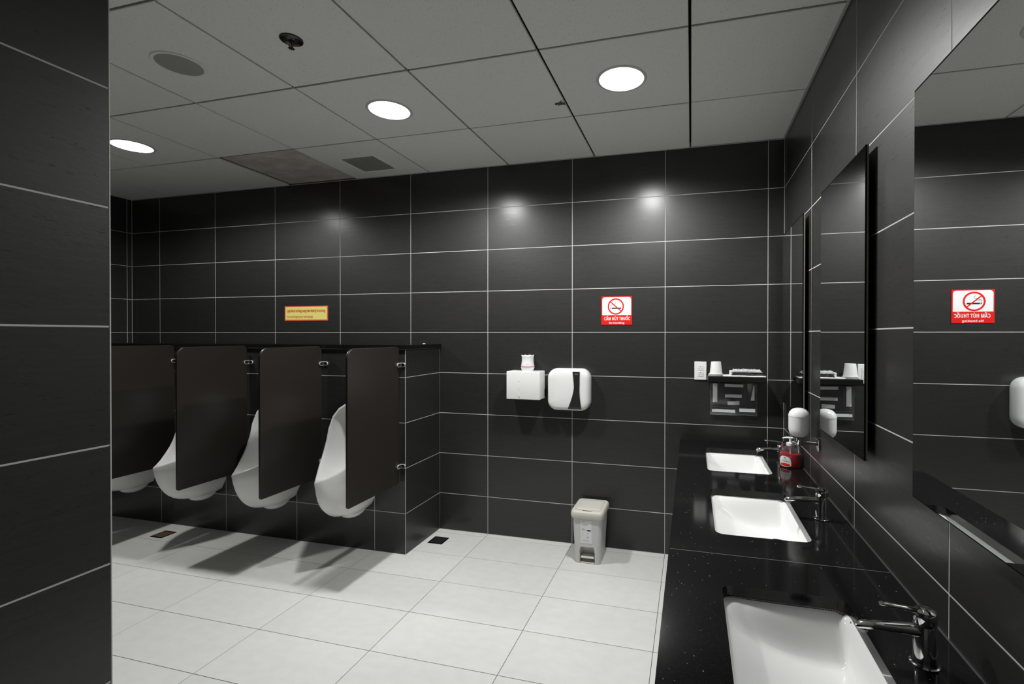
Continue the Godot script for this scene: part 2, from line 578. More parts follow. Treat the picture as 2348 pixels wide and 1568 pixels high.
func make_ledge() -> void:
	# low pipe wall in front of the back wall, tiled, with a stone slab on top
	var tiles := [M.wall_tile_0, M.wall_tile_1, M.wall_tile_2, M.wall_tile_3]
	var r := 0.0006
	var w := slab("wall_ledge", Vector3(XL, 0.0, 0.0), Vector3(LX - r, LT, LZ - r), M.grout, "low black tiled pipe wall that the urinals hang on", "wall")
	var vs := lines(0.0, LT, TY, TH)
	tiled(w, Basis.IDENTITY, local(w) + Vector3(0, 0, LZ), lines(XL, LX, -1.924, TW), vs, 0.0038, 0.006, tiles)
	tiled(w, Basis(Vector3.UP, PI / 2), local(w) + Vector3(LX, 0, 0), [-LZ, 0.0], vs, 0.0038, 0.006, tiles)
	var st := mb()
	prism(st, rrect(0.0034, 0.0034, 0.001, 2), 0.0, LT, 0.0, Transform3D(Basis(Vector3.RIGHT, -PI / 2), Vector3.ZERO))
	tag(part("trim_4", st, M.grout, self, Vector3(LX - 0.0012, 0, LZ - 0.0012)), "white joint line on the outer corner of the low tiled wall", "trim", "", "structure")
	st = mb()
	var lo := Vector3(XL + 0.002, LT, 0.002)
	var hi := Vector3(LX + 0.012, 1.3125, LZ + 0.013)
	var mid := (lo + hi) / 2
	box(st, lo - mid, hi - mid, 0.002)
	var s := part("ledge_slab", st, M.granite, self, mid)
	tag(s, "polished black stone slab on top of the low urinal wall", "ledge")
	st = mb()
	ellipsoid(st, Vector3(0, 0.002, 0), Vector3(0.011, 0.003, 0.006), 6)
	tag(part("paper_scrap", st, M.paper, self, Vector3(-1.765, 1.3125, 0.10)), "tiny white scrap lying on the black ledge end", "scrap")

# ---------------------------------------------------------------- ceiling things
func downlight(x: float, z: float, energy: float, label: String) -> void:
	var t := thing("downlight", label, "downlight", Vector3(x, H, z), "round ceiling downlights")
	var st := mb()
	lathe(st, [[0.101, -0.0035], [0.112, -0.0025], [0.1145, 0.0], [0.112, 0.002]], 48)
	lathe(st, [[0.101, 0.001], [0.101, -0.0035]], 48)
	part("trim_ring", st, M.fixture_white, t)
	st = mb()
	lathe(st, [[0.0, -0.002], [0.1, -0.002], [0.101, 0.001]], 48)
	part("lamp_diffuser", st, M.lamp_glow, t)
	var l := SpotLight3D.new()
	l.name = "lamp_light"
	l.spot_angle = 82.0
	l.spot_angle_attenuation = 0.52
	l.spot_range = 14.0
	l.spot_attenuation = 2.0
	l.light_size = 0.075
	l.light_energy = energy
	l.light_color = Color(1.0, 1.0, 0.995)
	l.shadow_enabled = true
	t.add_child(l)
	l.position = Vector3(0, -0.012, 0)
	l.rotation_degrees = Vector3(-90, 0, 0)

func make_ceiling_things() -> void:
	downlight(LAMPS[0][0], LAMPS[0][1], LAMPS[0][2], "lit round downlight nearest the mirrors, rightmost of the three")
	downlight(LAMPS[1][0], LAMPS[1][1], LAMPS[1][2], "lit round downlight in the middle of the three, above the urinals' right end")
	downlight(LAMPS[2][0], LAMPS[2][1], LAMPS[2][2], "lit round downlight cut by the near wall, leftmost of the three")
	# loudspeaker
	var t := thing("ceiling_speaker", "round grey loudspeaker grille flush in the ceiling at upper left", "speaker", Vector3(-2.105, H, 1.46))
	var st := mb()
	lathe(st, [[0.083, -0.002], [0.096, -0.003], [0.0985, 0.0]], 48)
	part("rim", st, M.ceiling_panel_1, t)
	st = mb()
	lathe(st, [[0.0, -0.0036], [0.06, -0.0034], [0.084, -0.0022], [0.084, 0.0]], 48)
	part("grille", st, M.grille, t)
	# sprinkler
	t = thing("fire_sprinkler", "dark metal fire sprinkler head with toothed deflector on the ceiling", "sprinkler", Vector3(-1.498, H, 1.483))
	st = mb()
	lathe(st, [[0.024, 0.0], [0.028, -0.004], [0.036, -0.007], [0.041, -0.004], [0.042, 0.0]], 36)
	part("escutcheon", st, M.dark_metal, t)
	st = mb()
	lathe(st, [[0.0, -0.012], [0.009, -0.012], [0.012, -0.006], [0.025, 0.0]], 24)
	part("socket", st, M.smoked_plastic, t)
	st = mb()
	tube(st, [Vector3(0.008, -0.01, 0), Vector3(0.011, -0.02, 0), Vector3(0.004, -0.032, 0)], [0.0018, 0.0018, 0.0018], 8)
	tube(st, [Vector3(-0.008, -0.01, 0), Vector3(-0.011, -0.02, 0), Vector3(-0.004, -0.032, 0)], [0.0018, 0.0018, 0.0018], 8)
	tube(st, [Vector3(0, -0.012, 0), Vector3(0, -0.034, 0)], [0.0022, 0.0022], 8)
	part("frame", st, M.dark_metal, t)
	var o := PackedVector2Array()
	for k in 32:
		var a := TAU * k / 32
		var rr := 0.0125 if k % 4 < 2 else 0.0085
		o.append(Vector2(cos(a), sin(a)) * rr)
	st = mb()
	prism(st, o, -0.0008, 0.0008, 0.0, Transform3D(Basis(Vector3.RIGHT, PI / 2), Vector3(0, -0.0345, 0)))
	part("deflector", st, M.dark_metal, t)
	# extract vent
	t = thing("ceiling_vent", "square grey extract vent in the ceiling above the urinals", "vent", Vector3(-2.093, H, 0.247))
	st = mb()
	var ro := rrect(0.306, 0.306, 0.006, 3)
	var ri := rrect(0.242, 0.242, 0.003, 3)
	var rings := []
	for q in [[ro, 0.0], [inset(ro, 0.003), -0.004], [inset(ri, -0.006), -0.005], [ri, -0.0015]]:
		var a := PackedVector3Array()
		for p in q[0]: a.append(Vector3(p.x, q[1], p.y))
		rings.append(a)
	loft(st, rings, false, true, -1)
	part("frame", st, M.ceiling_panel_0, t)
	st = mb()
	box(st, Vector3(-0.121, -0.0005, -0.121), Vector3(0.121, 0.0, 0.121))
	part("core", st, M.ceiling_void, t)
	for k in 16:
		st = mb()
		box(st, Vector3(-0.121, -0.0028, -0.0052), Vector3(0.121, -0.0006, 0.0052), 0.0005)
		part("slat", st, M.grille, t, Vector3(0, 0, -0.113 + 0.01507 * k))
	# a gecko peeping out of a gap
	st = mb()
	var body := [Vector3(0.030, -0.004, -0.004), Vector3(0.016, -0.005, -0.001), Vector3(0.004, -0.0055, 0.001), Vector3(-0.006, -0.005, 0.001), Vector3(-0.014, -0.005, 0.0005), Vector3(-0.021, -0.004, 0.0)]
	tube(st, body, [0.0045, 0.006, 0.0062, 0.004, 0.0045, 0.0012], 10, 1.15)
	for L in [[[Vector3(-0.003, -0.004, 0), Vector3(-0.001, -0.004, -0.014), Vector3(-0.008, -0.003, -0.021)]], [[Vector3(0.014, -0.004, 0), Vector3(0.022, -0.004, -0.014), Vector3(0.031, -0.003, -0.018)]], [[Vector3(0.004, -0.004, 0), Vector3(0.012, -0.004, 0.016), Vector3(0.024, -0.003, 0.024)]], [[Vector3(-0.004, -0.004, 0), Vector3(-0.010, -0.004, -0.006), Vector3(-0.014, -0.003, -0.013)]]]:
		tube(st, L[0], [0.0026, 0.0021, 0.0016], 8)
	tag(part("gecko", st, M.gecko_skin, self, Vector3(-0.618, H, 0.738)), "tiny grey gecko on the ceiling beside a panel gap, left of the rightmost downlight", "gecko")

# ---------------------------------------------------------------- urinals and screens
func make_urinal_mesh() -> Array:
	# own axes: x across, y up from the floor, z out from the wall
	var R := [[0.0, 0.950, 0.085], [0.038, 0.942, 0.090], [0.070, 0.918, 0.106], [0.100, 0.8725, 0.122], [0.118, 0.800, 0.139], [0.127, 0.726, 0.148], [0.130, 0.660, 0.169], [0.122, 0.618, 0.198], [0.100, 0.584, 0.242], [0.068, 0.556, 0.292], [0.034, 0.540, 0.340], [0.0, 0.533, 0.382]]
	var W := [[0.0, 0.952], [0.045, 0.945], [0.082, 0.921], [0.112, 0.875], [0.130, 0.800], [0.136, 0.726], [0.136, 0.640], [0.134, 0.550], [0.130, 0.460], [0.122, 0.370], [0.085, 0.300], [0.0, 0.275]]
	var n := R.size()
	var count := 2 * (n - 1)
	var rim := PackedVector3Array(); var wall := PackedVector3Array(); var mid := PackedVector3Array()
	var deep := PackedVector3Array(); var lipin := PackedVector3Array()
	for i in count:
		var k := i if i < n else count - i
		var s := 1.0 if i < n else -1.0
		var p := Vector3(R[k][0] * s, R[k][1], R[k][2])
		var q := Vector3(W[k][0] * s, W[k][1], 0.0)
		rim.append(p); wall.append(q)
		# how far down this meridian bellies out below the lip
		var f := smoothstep(0.70, 0.53, p.y)
		mid.append(Vector3(lerpf(p.x, q.x, 0.6) * lerpf(1.06, 1.15, f), lerpf((p.y + q.y) / 2, 0.215, f), lerpf(p.z * 0.6, 0.300 * p.z / 0.38 + 0.03, f)))
		var c := Vector3(0, 0.68, p.z)
		var toc := (Vector3(0, 0.70, 0.17) - p)
		lipin.append(p + toc.normalized() * 0.015)
		deep.append(Vector3(p.x * 0.62, lerpf(p.y, 0.66, 0.12) if p.y > 0.62 else lerpf(p.y - 0.12, 0.56, 0.25), lerpf(0.035, 0.15, smoothstep(0.62, 0.52, p.y))))
	var st := mb()
	var rings := []
	for j in 13:
		var t := j / 12.0
		var r := PackedVector3Array()
		for i in count:
			r.append(wall[i] * (1 - t) * (1 - t) + mid[i] * 2 * t * (1 - t) + rim[i] * t * t)
		rings.append(r)
	# rounded lip
	var r1 := PackedVector3Array(); var r2 := PackedVector3Array()
	for i in count:
		var out: Vector3 = (rim[i] - rings[10][i]).normalized()
		r1.append(rim[i].lerp(lipin[i], 0.25) + out * 0.0035)
		r2.append(rim[i].lerp(lipin[i], 0.75) + out * 0.0035)
	rings.append(r1); rings.append(r2); rings.append(lipin)
	var bent := PackedVector3Array()
	for i in count:
		bent.append(Vector3(lipin[i].x * 0.93, lerpf(lipin[i].y, deep[i].y, 0.35), lerpf(lipin[i].z, deep[i].z, 0.62)))
	for j in range(1, 9):
		var t := j / 8.0
		var r := PackedVector3Array()
		for i in count:
			r.append(lipin[i] * (1 - t) * (1 - t) + bent[i] * 2 * t * (1 - t) + deep[i] * t * t)
		rings.append(r)
	var heart := Vector3(0, 0.66, 0.03)
	for t in [0.35, 0.7, 0.97]:
		var r := PackedVector3Array()
		for i in count:
			var p := deep[i].lerp(heart, t)
			p.z = lerpf(deep[i].z, 0.03, minf(1.0, t * 1.4))
			r.append(p)
		rings.append(r)
	loft(st, rings, true)
	var body := fin(st)
	st = mb()
	ellipsoid(st, Vector3(0.005, 0.292, 0.078), Vector3(0.072, 0.054, 0.09), 14)
	var trap := fin(st)
	st = mb()
	lathe(st, [[0.0, 0.0], [0.016, 0.0], [0.019, 0.003], [0.014, 0.012], [0.0, 0.015]], 20, Transform3D(Basis(Vector3.RIGHT, PI / 2), Vector3(0, 0.86, 0.034)))
	var spreader := fin(st)
	return [body, trap, spreader]

func make_urinals() -> void:
	var ms := make_urinal_mesh()
	var where := [[-2.03, "white ceramic urinal left of the rightmost dark screen"], [-2.62, "white ceramic urinal behind the second dark screen from the right"], [-3.245, "white ceramic urinal partly hidden by the third dark screen from the right"], [-3.885, "white ceramic urinal of which only the underside shows, leftmost of all"]]
	for q in where:
		var t := thing("urinal", q[1], "urinal", Vector3(q[0], 0, LZ), "wall-hung urinals")
		inst("bowl", ms[0], M.ceramic, t)
		inst("trap_cover", ms[1], M.ceramic, t)
		inst("flush_spreader", ms[2], M.chrome, t)
	# screens between them
	var st := mb()
	var d := 0.454
	var hh := 0.852
	prism(st, rrect4(d, hh, [0.006, 0.028, 0.055, 0.012], 8), -0.007, 0.007, 0.0018, Transform3D(Basis(Vector3.UP, PI / 2), Vector3.ZERO), 2)
	var board := fin(st)
	st = mb()
	prism(st, rrect4(0.044, 0.027, [0.002, 0.002, 0.0132, 0.0132], 8), 0.0, 0.010, 0.003, Transform3D(Basis(Vector3.UP, PI / 2), Vector3(0, 0, 0.022)), 3)
	prism(st, rrect4(0.038, 0.027, [0.0132, 0.0132, 0.002, 0.002], 8), 0.0, 0.010, 0.003, Transform3D(Basis.IDENTITY, Vector3(0.019, 0, 0.0)), 3)
	var clip := fin(st)
	var screens := [[-1.741, "dark brown urinal screen at the right end, nearest the corner of the low wall"], [-2.315, "dark brown urinal screen second from the right end"], [-2.925, "dark brown urinal screen third from the right end"], [-3.575, "dark brown urinal screen cut off by the near wall, leftmost"]]
	for q in screens:
		var t := thing("urinal_screen", q[1], "screen", Vector3(q[0], 0.448, LZ), "dark screens between the urinals")
		inst("board", board, M.panel_board, t, Vector3(0, hh / 2, 0.017 + d / 2))
		for y in [0.739, 0.107]:
			inst("clip", clip, M.satin_metal, t, Vector3(0.007, y, 0.0004))

# ---------------------------------------------------------------- mirrors and counter
func make_mirrors() -> void:
	var lab := ["tall frameless mirror farthest from the camera, beside the corner", "tall frameless mirror in the middle, reflecting the cup and shelf", "tall frameless mirror nearest the camera, reflecting the no-smoking sign"]
	var zz := [[0.105, 0.606], [0.920, 1.421], [1.741, 2.242]]
	for k in 3:
		var y0 := 0.996
		var y1 := 1.946
		var z0: float = zz[k][0]
		var z1: float = zz[k][1]
		var hw := (z1 - z0) / 2
		var hh := (y1 - y0) / 2
		var t := thing("wall_mirror", lab[k], "mirror", Vector3(XR, y0, (z0 + z1) / 2), "frameless mirrors above the counter")
		var d := XM - XR
		var st := mb()
		quad(st, Vector3(d, 0.003, -hw + 0.002), Vector3(d, 0.003, hw - 0.002), Vector3(d, 2 * hh - 0.005, hw - 0.002), Vector3(d, 2 * hh - 0.005, -hw + 0.002))
		part("mirror_pane", st, M.mirror_glass, t)
		st = mb()
		box(st, Vector3(d + 0.0003, 0, -hw), Vector3(d + 0.0045, 2 * hh, hw), 0.0006)
		part("glass_edge", st, M.mirror_edge, t)
		st = mb()
		box(st, Vector3(d + 0.0046, 0.0, -hw), Vector3(d + 0.0095, 2 * hh, hw), 0.0004)
		part("backing_board", st, M.mirror_board, t)
		st = mb()
		box(st, Vector3(d + 0.0096, 0.15, -hw + 0.13), Vector3(-0.0002, 2 * hh - 0.15, hw - 0.13))
		part("mounting_block", st, M.shelf_black, t)

func make_counter() -> void:
	var t := thing("vanity_counter", "long polished black granite washbasin counter along the mirror wall", "counter", Vector3(0.26, YC, 1.5))
	var off := -t.position
	var holes := [[0.185, 0.664], [0.932, 1.407], [1.731, 2.206]]
	var parts := [[0.0015, 1.5545, [0, 1]], [1.5555, 3.4, [2]]]
	for p in parts:
		var root := CSGCombiner3D.new()
		root.name = "granite_slab"
		root.material_override = M.granite
		t.add_child(root, true)
		var b := CSGBox3D.new()
		b.name = "slab_box"
		b.size = Vector3(XR - 0.0015 + 0.0385, 0.028, p[1] - p[0])
		b.position = Vector3((XR - 0.0015 - 0.0385) / 2, YC - 0.014, (p[0] + p[1]) / 2) + off
		b.material = M.granite
		root.add_child(b)
		for k in p[2]:
			var c := CSGPolygon3D.new()
			c.name = "cut_out"
			c.operation = CSGShape3D.OPERATION_SUBTRACTION
			c.polygon = rrect(0.292, holes[k][1] - holes[k][0], 0.030, 8)
			c.depth = 0.2
			c.material = M.granite
			# polygon x -> world x, polygon y -> world -z, depth downwards
			c.transform = Transform3D(Basis(Vector3.RIGHT, -PI / 2), Vector3(0.25, YC + 0.1, (holes[k][0] + holes[k][1]) / 2) + off)
			c.transform.origin.y = 0.1
			root.add_child(c)
	var st := mb()
	box(st, Vector3(-0.0375, YC - 0.17, 0.002) + off, Vector3(-0.0195, YC - 0.0285, 3.4) + off, 0.001)
	tag(part("counter_apron", st, M.granite, self, t.position), "black stone apron panel below the front edge of the counter", "apron")
	# pale silicone bead along the wall, broken behind the far tap
	st = mb()
	box(st, Vector3(XR - 0.0035, YC, 0.50) + off, Vector3(XR - 0.0003, YC + 0.0022, 3.4) + off)
	part("silicone_bead", st, M.glue, t)
	st = mb()
	box(st, Vector3(-0.035, YC - 0.0002, 1.5543) + off, Vector3(XR - 0.005, YC + 0.0002, 1.5557) + off)
	part("seam", st, M.grey_print, t)
	# bright mineral grains in the granite
	st = mb()
	var r := RandomNumberGenerator.new()
	r.seed = 44
	for i in 520:
		var x := r.randf_range(-0.03, XR - 0.02)
		var z := r.randf_range(0.05, 2.6)
		var inside := false
		for h in holes:
			if x > 0.095 and x < 0.405 and z > h[0] - 0.01 and z < h[1] + 0.01: inside = true
		if inside: continue
		var s := r.randf_range(0.0004, 0.0011)
		var a := r.randf() * TAU
		var c := Vector3(x, YC + 0.00015, z) + off
		var e0 := Vector3(cos(a), 0, sin(a)) * s
		var e1 := Vector3(-sin(a), 0, cos(a)) * s * r.randf_range(0.5, 1.0)
		quad(st, c - e0 - e1, c - e0 + e1, c + e0 + e1, c + e0 - e1)
	var gr := part("mineral_grains", st, M.granite_sparkle, t)
	gr.set_meta("kind", "stuff")
	var names := ["white undermount washbasin farthest from the camera, beside the pink soap bottle", "white undermount washbasin in the middle of the counter, with its drain showing", "white undermount washbasin nearest the camera with brown-stained sealant"]
	for k in 3:
		basin(names[k], holes[k][0], holes[k][1], k)
	var taps := [[0.425, "chrome single-lever tap farthest from the camera, beside the pink soap bottle"], [1.188, "chrome single-lever tap at the middle washbasin"], [1.945, "chrome single-lever tap at the nearest washbasin"]]
	for q in taps: tap(q[0], q[1])

func bowl_depth(x: float, z: float, hx: float, hz: float) -> float:
	var u := (x + hx) / (2 * hx)                 # 0 at the front, 1 at the tap side
	var ramp := 0.080 * (1.0 - pow(1.0 - clampf(u / 0.92, 0.0, 1.0), 2.8))
	var back := smoothstep(1.0, 0.90, u)
	var ends := minf(smoothstep(0.0, 0.085, z + hz), smoothstep(0.0, 0.085, hz - z))
	var front := smoothstep(0.0, 0.02, x + hx)
	return (0.012 * front + ramp) * back * ends

func basin(label: String, z0: float, z1: float, k: int) -> void:
	var hx := 0.149
	var hz := (z1 - z0) / 2 + 0.003
	var top := -0.0285
	var t := thing("washbasin", label, "washbasin", Vector3(0.25, YC, (z0 + z1) / 2), "white undermount washbasins")
	var st := mb()
	var nx := 30
	var nz := 44
	for pass_ in 2:
		st.set_smooth_group(1 + pass_)
		for i in nx:
			for j in nz:
				var p := []
				for q in [[i, j], [i, j + 1], [i + 1, j + 1], [i + 1, j]]:
					# finer steps near the sides
					var a := -cos(PI * q[0] / nx) * hx
					var b := -cos(PI * q[1] / nz) * hz
					p.append(Vector3(a * (1.0 + 0.06 * pass_), top - bowl_depth(a, b, hx, hz) - 0.012 * pass_, b * (1.0 + 0.05 * pass_)))
				if pass_ == 0: quad(st, p[0], p[1], p[2], p[3])
				else: quad(st, p[3], p[2], p[1], p[0])
	part("bowl", st, M.ceramic, t)
	# flange glued under the stone
	st = mb()
	var rings := []
	for q in [[0.0, -0.0285], [0.018, -0.0287], [0.018, -0.040], [0.004, -0.0405]]:
		var a := PackedVector3Array()
		for c in [Vector2(-1, -1), Vector2(-1, 1), Vector2(1, 1), Vector2(1, -1)]:
			a.append(Vector3(c.x * (hx + q[0]), q[1], c.y * (hz + q[0])))
		rings.append(a)
	loft(st, rings, false, true, -1)
	part("flange", st, M.ceramic, t)
	st = mb()
	var dy: float = top - bowl_depth(0.088, -0.03, hx, hz) + 0.0006
	lathe(st, [[0.0, 0.001], [0.017, 0.001], [0.018, 0.003], [0.027, 0.004], [0.031, 0.001], [0.031, -0.006]], 28, Transform3D(Basis(Vector3.BACK, 0.0), Vector3(0.088, dy, -0.03)))
	part("drain", st, M.chrome, t)
	# sealant along the far rim, stained on the nearest basin
	st = mb()
	var r := RandomNumberGenerator.new()
	r.seed = 70 + k
	var x := -0.135
	while x < 0.138:
		var s := 0.0010 + r.randf() * 0.0013
		if k == 2 and x > 0.05: s += 0.0012 + 0.0040 * (x - 0.05) / 0.09
		ellipsoid(st, Vector3(x, -0.0287 - s, -hz + 0.0058 + maxf(0.0, x - 0.120) * 0.6), Vector3(0.005, s, 0.002), 4)
		x += 0.006
	if k == 2:
		for i in 6:
			ellipsoid(st, Vector3(0.1435 + r.randf() * 0.001, -0.0355, -hz + 0.012 + 0.006 * i), Vector3(0.002, 0.003 + r.randf() * 0.003, 0.004), 4)
	part("sealant", st, M.stained_caulk if k == 2 else M.caulk, t)

func tap(z: float, label: String) -> void:
	var t := thing("tap", label, "tap", Vector3(0.472, YC, z), "chrome washbasin taps")
	var st := mb()
	lathe(st, [[0.0, 0.0], [0.0255, 0.0], [0.0255, 0.003], [0.0225, 0.0045], [0.0205, 0.012], [0.0200, 0.079], [0.0192, 0.0805], [0.0, 0.0805]], 36)
	part("body", st, M.chrome, t)
	st = mb()
	tube(st, [Vector3(-0.012, 0.066, 0), Vector3(-0.05, 0.0655, 0), Vector3(-0.09, 0.064, 0), Vector3(-0.112, 0.062, 0), Vector3(-0.121, 0.058, 0)], [0.011, 0.0092, 0.0078, 0.0074, 0.004], 16, 1.5)
	part("spout", st, M.chrome, t)
	st = mb()
	lathe(st, [[0.0, -0.006], [0.0085, -0.006], [0.009, 0.0], [0.0, 0.0]], 18, Transform3D(Basis.IDENTITY, Vector3(-0.108, 0.056, 0)))
	part("aerator", st, M.satin_metal, t)
	var h := Node3D.new()
	h.name = "handle"
	t.add_child(h)
	st = mb()
	lathe(st, [[0.0, 0.0815], [0.0195, 0.0815], [0.0205, 0.083], [0.0205, 0.100], [0.0185, 0.106], [0.012, 0.109], [0.0, 0.110]], 36)
	part("cap", st, M.chrome, h)
	st = mb()
	tube(st, [Vector3(-0.008, 0.103, 0), Vector3(-0.03, 0.106, 0), Vector3(-0.062, 0.1085, 0), Vector3(-0.077, 0.1095, 0), Vector3(-0.081, 0.1095, 0)], [0.0048, 0.0042, 0.0038, 0.0036, 0.002], 14, 1.9)
	part("lever", st, M.chrome, h)

# ---------------------------------------------------------------- soap
func round_bottle(a: float, y: float, off: float) -> Vector3:
	return Vector3((0.0502 + off) * sin(a), y, (0.0502 + off) * cos(a) * 0.72)

func make_soap() -> void:
	# wall dispenser with a white globe on a chrome arm
	var t := thing("soap_dispenser", "white globe soap dispenser on a chrome arm fixed to the mirror wall", "soap dispenser", Vector3(XR, 0.877, 0.793))
	var st := mb()
	box(st, Vector3(-0.006, 0.0, -0.016), Vector3(-0.0002, 0.052, 0.016), 0.002)
	part("wall_plate", st, M.chrome, t)
	st = mb()
	tube(st, [Vector3(-0.004, 0.032, 0), Vector3(-0.03, 0.034, 0), Vector3(-0.06, 0.035, 0), Vector3(-0.10, 0.034, 0), Vector3(-0.108, 0.033, 0)], [0.0085, 0.0078, 0.0075, 0.0075, 0.004], 14, 1.3)
	part("arm", st, M.chrome, t)
	st = mb()
	lathe(st, [[0.0, -0.012], [0.006, -0.012], [0.007, 0.02], [0.015, 0.024], [0.0175, 0.03], [0.0175, 0.056], [0.0, 0.057]], 24, Transform3D(Basis.IDENTITY, Vector3(-0.079, 0.0, 0)))
	part("valve", st, M.chrome, t)
	st = mb()
	var prof := [[0.0, 0.0575], [0.014, 0.058], [0.028, 0.064], [0.038, 0.075], [0.0415, 0.088], [0.042, 0.100], [0.042, 0.148]]
	lathe(st, prof, 36, Transform3D(Basis.IDENTITY, Vector3(-0.079, 0, 0)))
	part("globe", st, M.white_plastic, t)
	st = mb()
	lathe(st, [[0.042, 0.148], [0.0428, 0.1485], [0.0425, 0.152], [0.038, 0.166], [0.028, 0.177], [0.014, 0.1825], [0.0, 0.1835]], 36, Transform3D(Basis.IDENTITY, Vector3(-0.079, 0, 0)))
	part("lid", st, M.white_plastic, t)
	# pump bottle of red liquid soap
	t = thing("soap_bottle", "clear pump bottle of red liquid soap with a white label on the counter", "bottle", Vector3(0.500, YC, 0.497))
	t.rotation_degrees.y = -20
	var sq := Vector2(1.0, 0.72)
	st = mb()
	lathe(st, [[0.0, 0.002], [0.044, 0.002], [0.047, 0.006], [0.0475, 0.03], [0.0475, 0.066], [0.0472, 0.067], [0.0, 0.067]], 40, Transform3D.IDENTITY, sq)
	part("liquid_soap", st, M.soap_red, t)
	st = mb()
	lathe(st, [[0.0, 0.0], [0.046, 0.0], [0.0495, 0.005], [0.050, 0.03], [0.050, 0.062], [0.047, 0.079], [0.039, 0.093], [0.026, 0.101], [0.0165, 0.104], [0.0165, 0.112]], 40, Transform3D.IDENTITY, sq)
	part("shell", st, M.clear_plastic, t)
	st = mb()
	lathe(st, [[0.0, 0.104], [0.018, 0.104], [0.0185, 0.106], [0.0185, 0.118], [0.016, 0.120], [0.006, 0.121], [0.006, 0.138], [0.0, 0.138]], 28)
	part("collar", st, M.white_plastic, t)
	st = mb()
	tube(st, [Vector3(0.011, 0.142, 0), Vector3(0.0, 0.1425, 0), Vector3(-0.018, 0.142, 0), Vector3(-0.034, 0.138, 0), Vector3(-0.037, 0.136, 0)], [0.004, 0.0052, 0.0045, 0.0032, 0.002], 12, 1.5)
	part("pump_head", st, M.white_plastic, t)
	st = mb()
	tube(st, [Vector3(0, 0.104, 0), Vector3(0, 0.02, 0)], [0.003, 0.003], 8)
	part("dip_tube", st, M.white_plastic, t)
	# label wrapped round the front left of the bottle
	st = mb()
	var n := 18
	st.set_smooth_group(1)
	for i in n:
		var u0 := -1.0 + 2.0 * i / n
		var u1 := -1.0 + 2.0 * (i + 1) / n
		var h0 := 0.058 * pow(maxf(0.0, 1.0 - pow(absf(u0), 3.2)), 0.5) * 0.5 + 0.028
		var h1 := 0.058 * pow(maxf(0.0, 1.0 - pow(absf(u1), 3.2)), 0.5) * 0.5 + 0.028
		var b0 := 0.012 - 0.006 * (1.0 - u0 * u0)
		var b1 := 0.012 - 0.006 * (1.0 - u1 * u1)
		quad(st, round_bottle(-0.42 + 0.62 * u0, b0, 0.0), round_bottle(-0.42 + 0.62 * u1, b1, 0.0), round_bottle(-0.42 + 0.62 * u1, h1, 0.0), round_bottle(-0.42 + 0.62 * u0, h0, 0.0))
	part("paper_label", st, M.sign_white, t)
	st = mb()
	for i in 10:
		var u0 := -0.8 + 1.6 * i / 10
		var u1 := -0.8 + 1.6 * (i + 1) / 10
		quad(st, round_bottle(-0.42 + 0.62 * u0, 0.009 + 0.004 * u0 * u0, 0.0003), round_bottle(-0.42 + 0.62 * u1, 0.009 + 0.004 * u1 * u1, 0.0003), round_bottle(-0.42 + 0.62 * u1, 0.023 - 0.005 * u1 * u1, 0.0003), round_bottle(-0.42 + 0.62 * u0, 0.023 - 0.005 * u0 * u0, 0.0003))
	part("orange_band", st, M.label_orange, t)
	st = mb()
	for q in [[-0.65, 0.62, 0.030, 0.0325], [-0.5, 0.45, 0.0355, 0.0365], [-0.4, 0.35, 0.039, 0.040], [-0.12, 0.18, 0.046, 0.051]]:
		for i in 8:
			var u0: float = lerpf(q[0], q[1], i / 8.0)
			var u1: float = lerpf(q[0], q[1], (i + 1) / 8.0)
			quad(st, round_bottle(-0.42 + 0.62 * u0, q[2], 0.0003), round_bottle(-0.42 + 0.62 * u1, q[2], 0.0003), round_bottle(-0.42 + 0.62 * u1, q[3], 0.0003), round_bottle(-0.42 + 0.62 * u0, q[3], 0.0003))
	part("print", st, M.grey_print, t).set_meta("kind", "stuff")

# ---------------------------------------------------------------- things on the back wall
func cover_face(x: float, y: float) -> float:
	var e := maxf(absf(x) / 0.139, absf(y) / 0.135)
	return 0.1045 - 0.0045 * pow(e, 4) - (0.014 * pow(maxf(0.0, (e - 0.86) / 0.14), 2.0)) + 0.0012

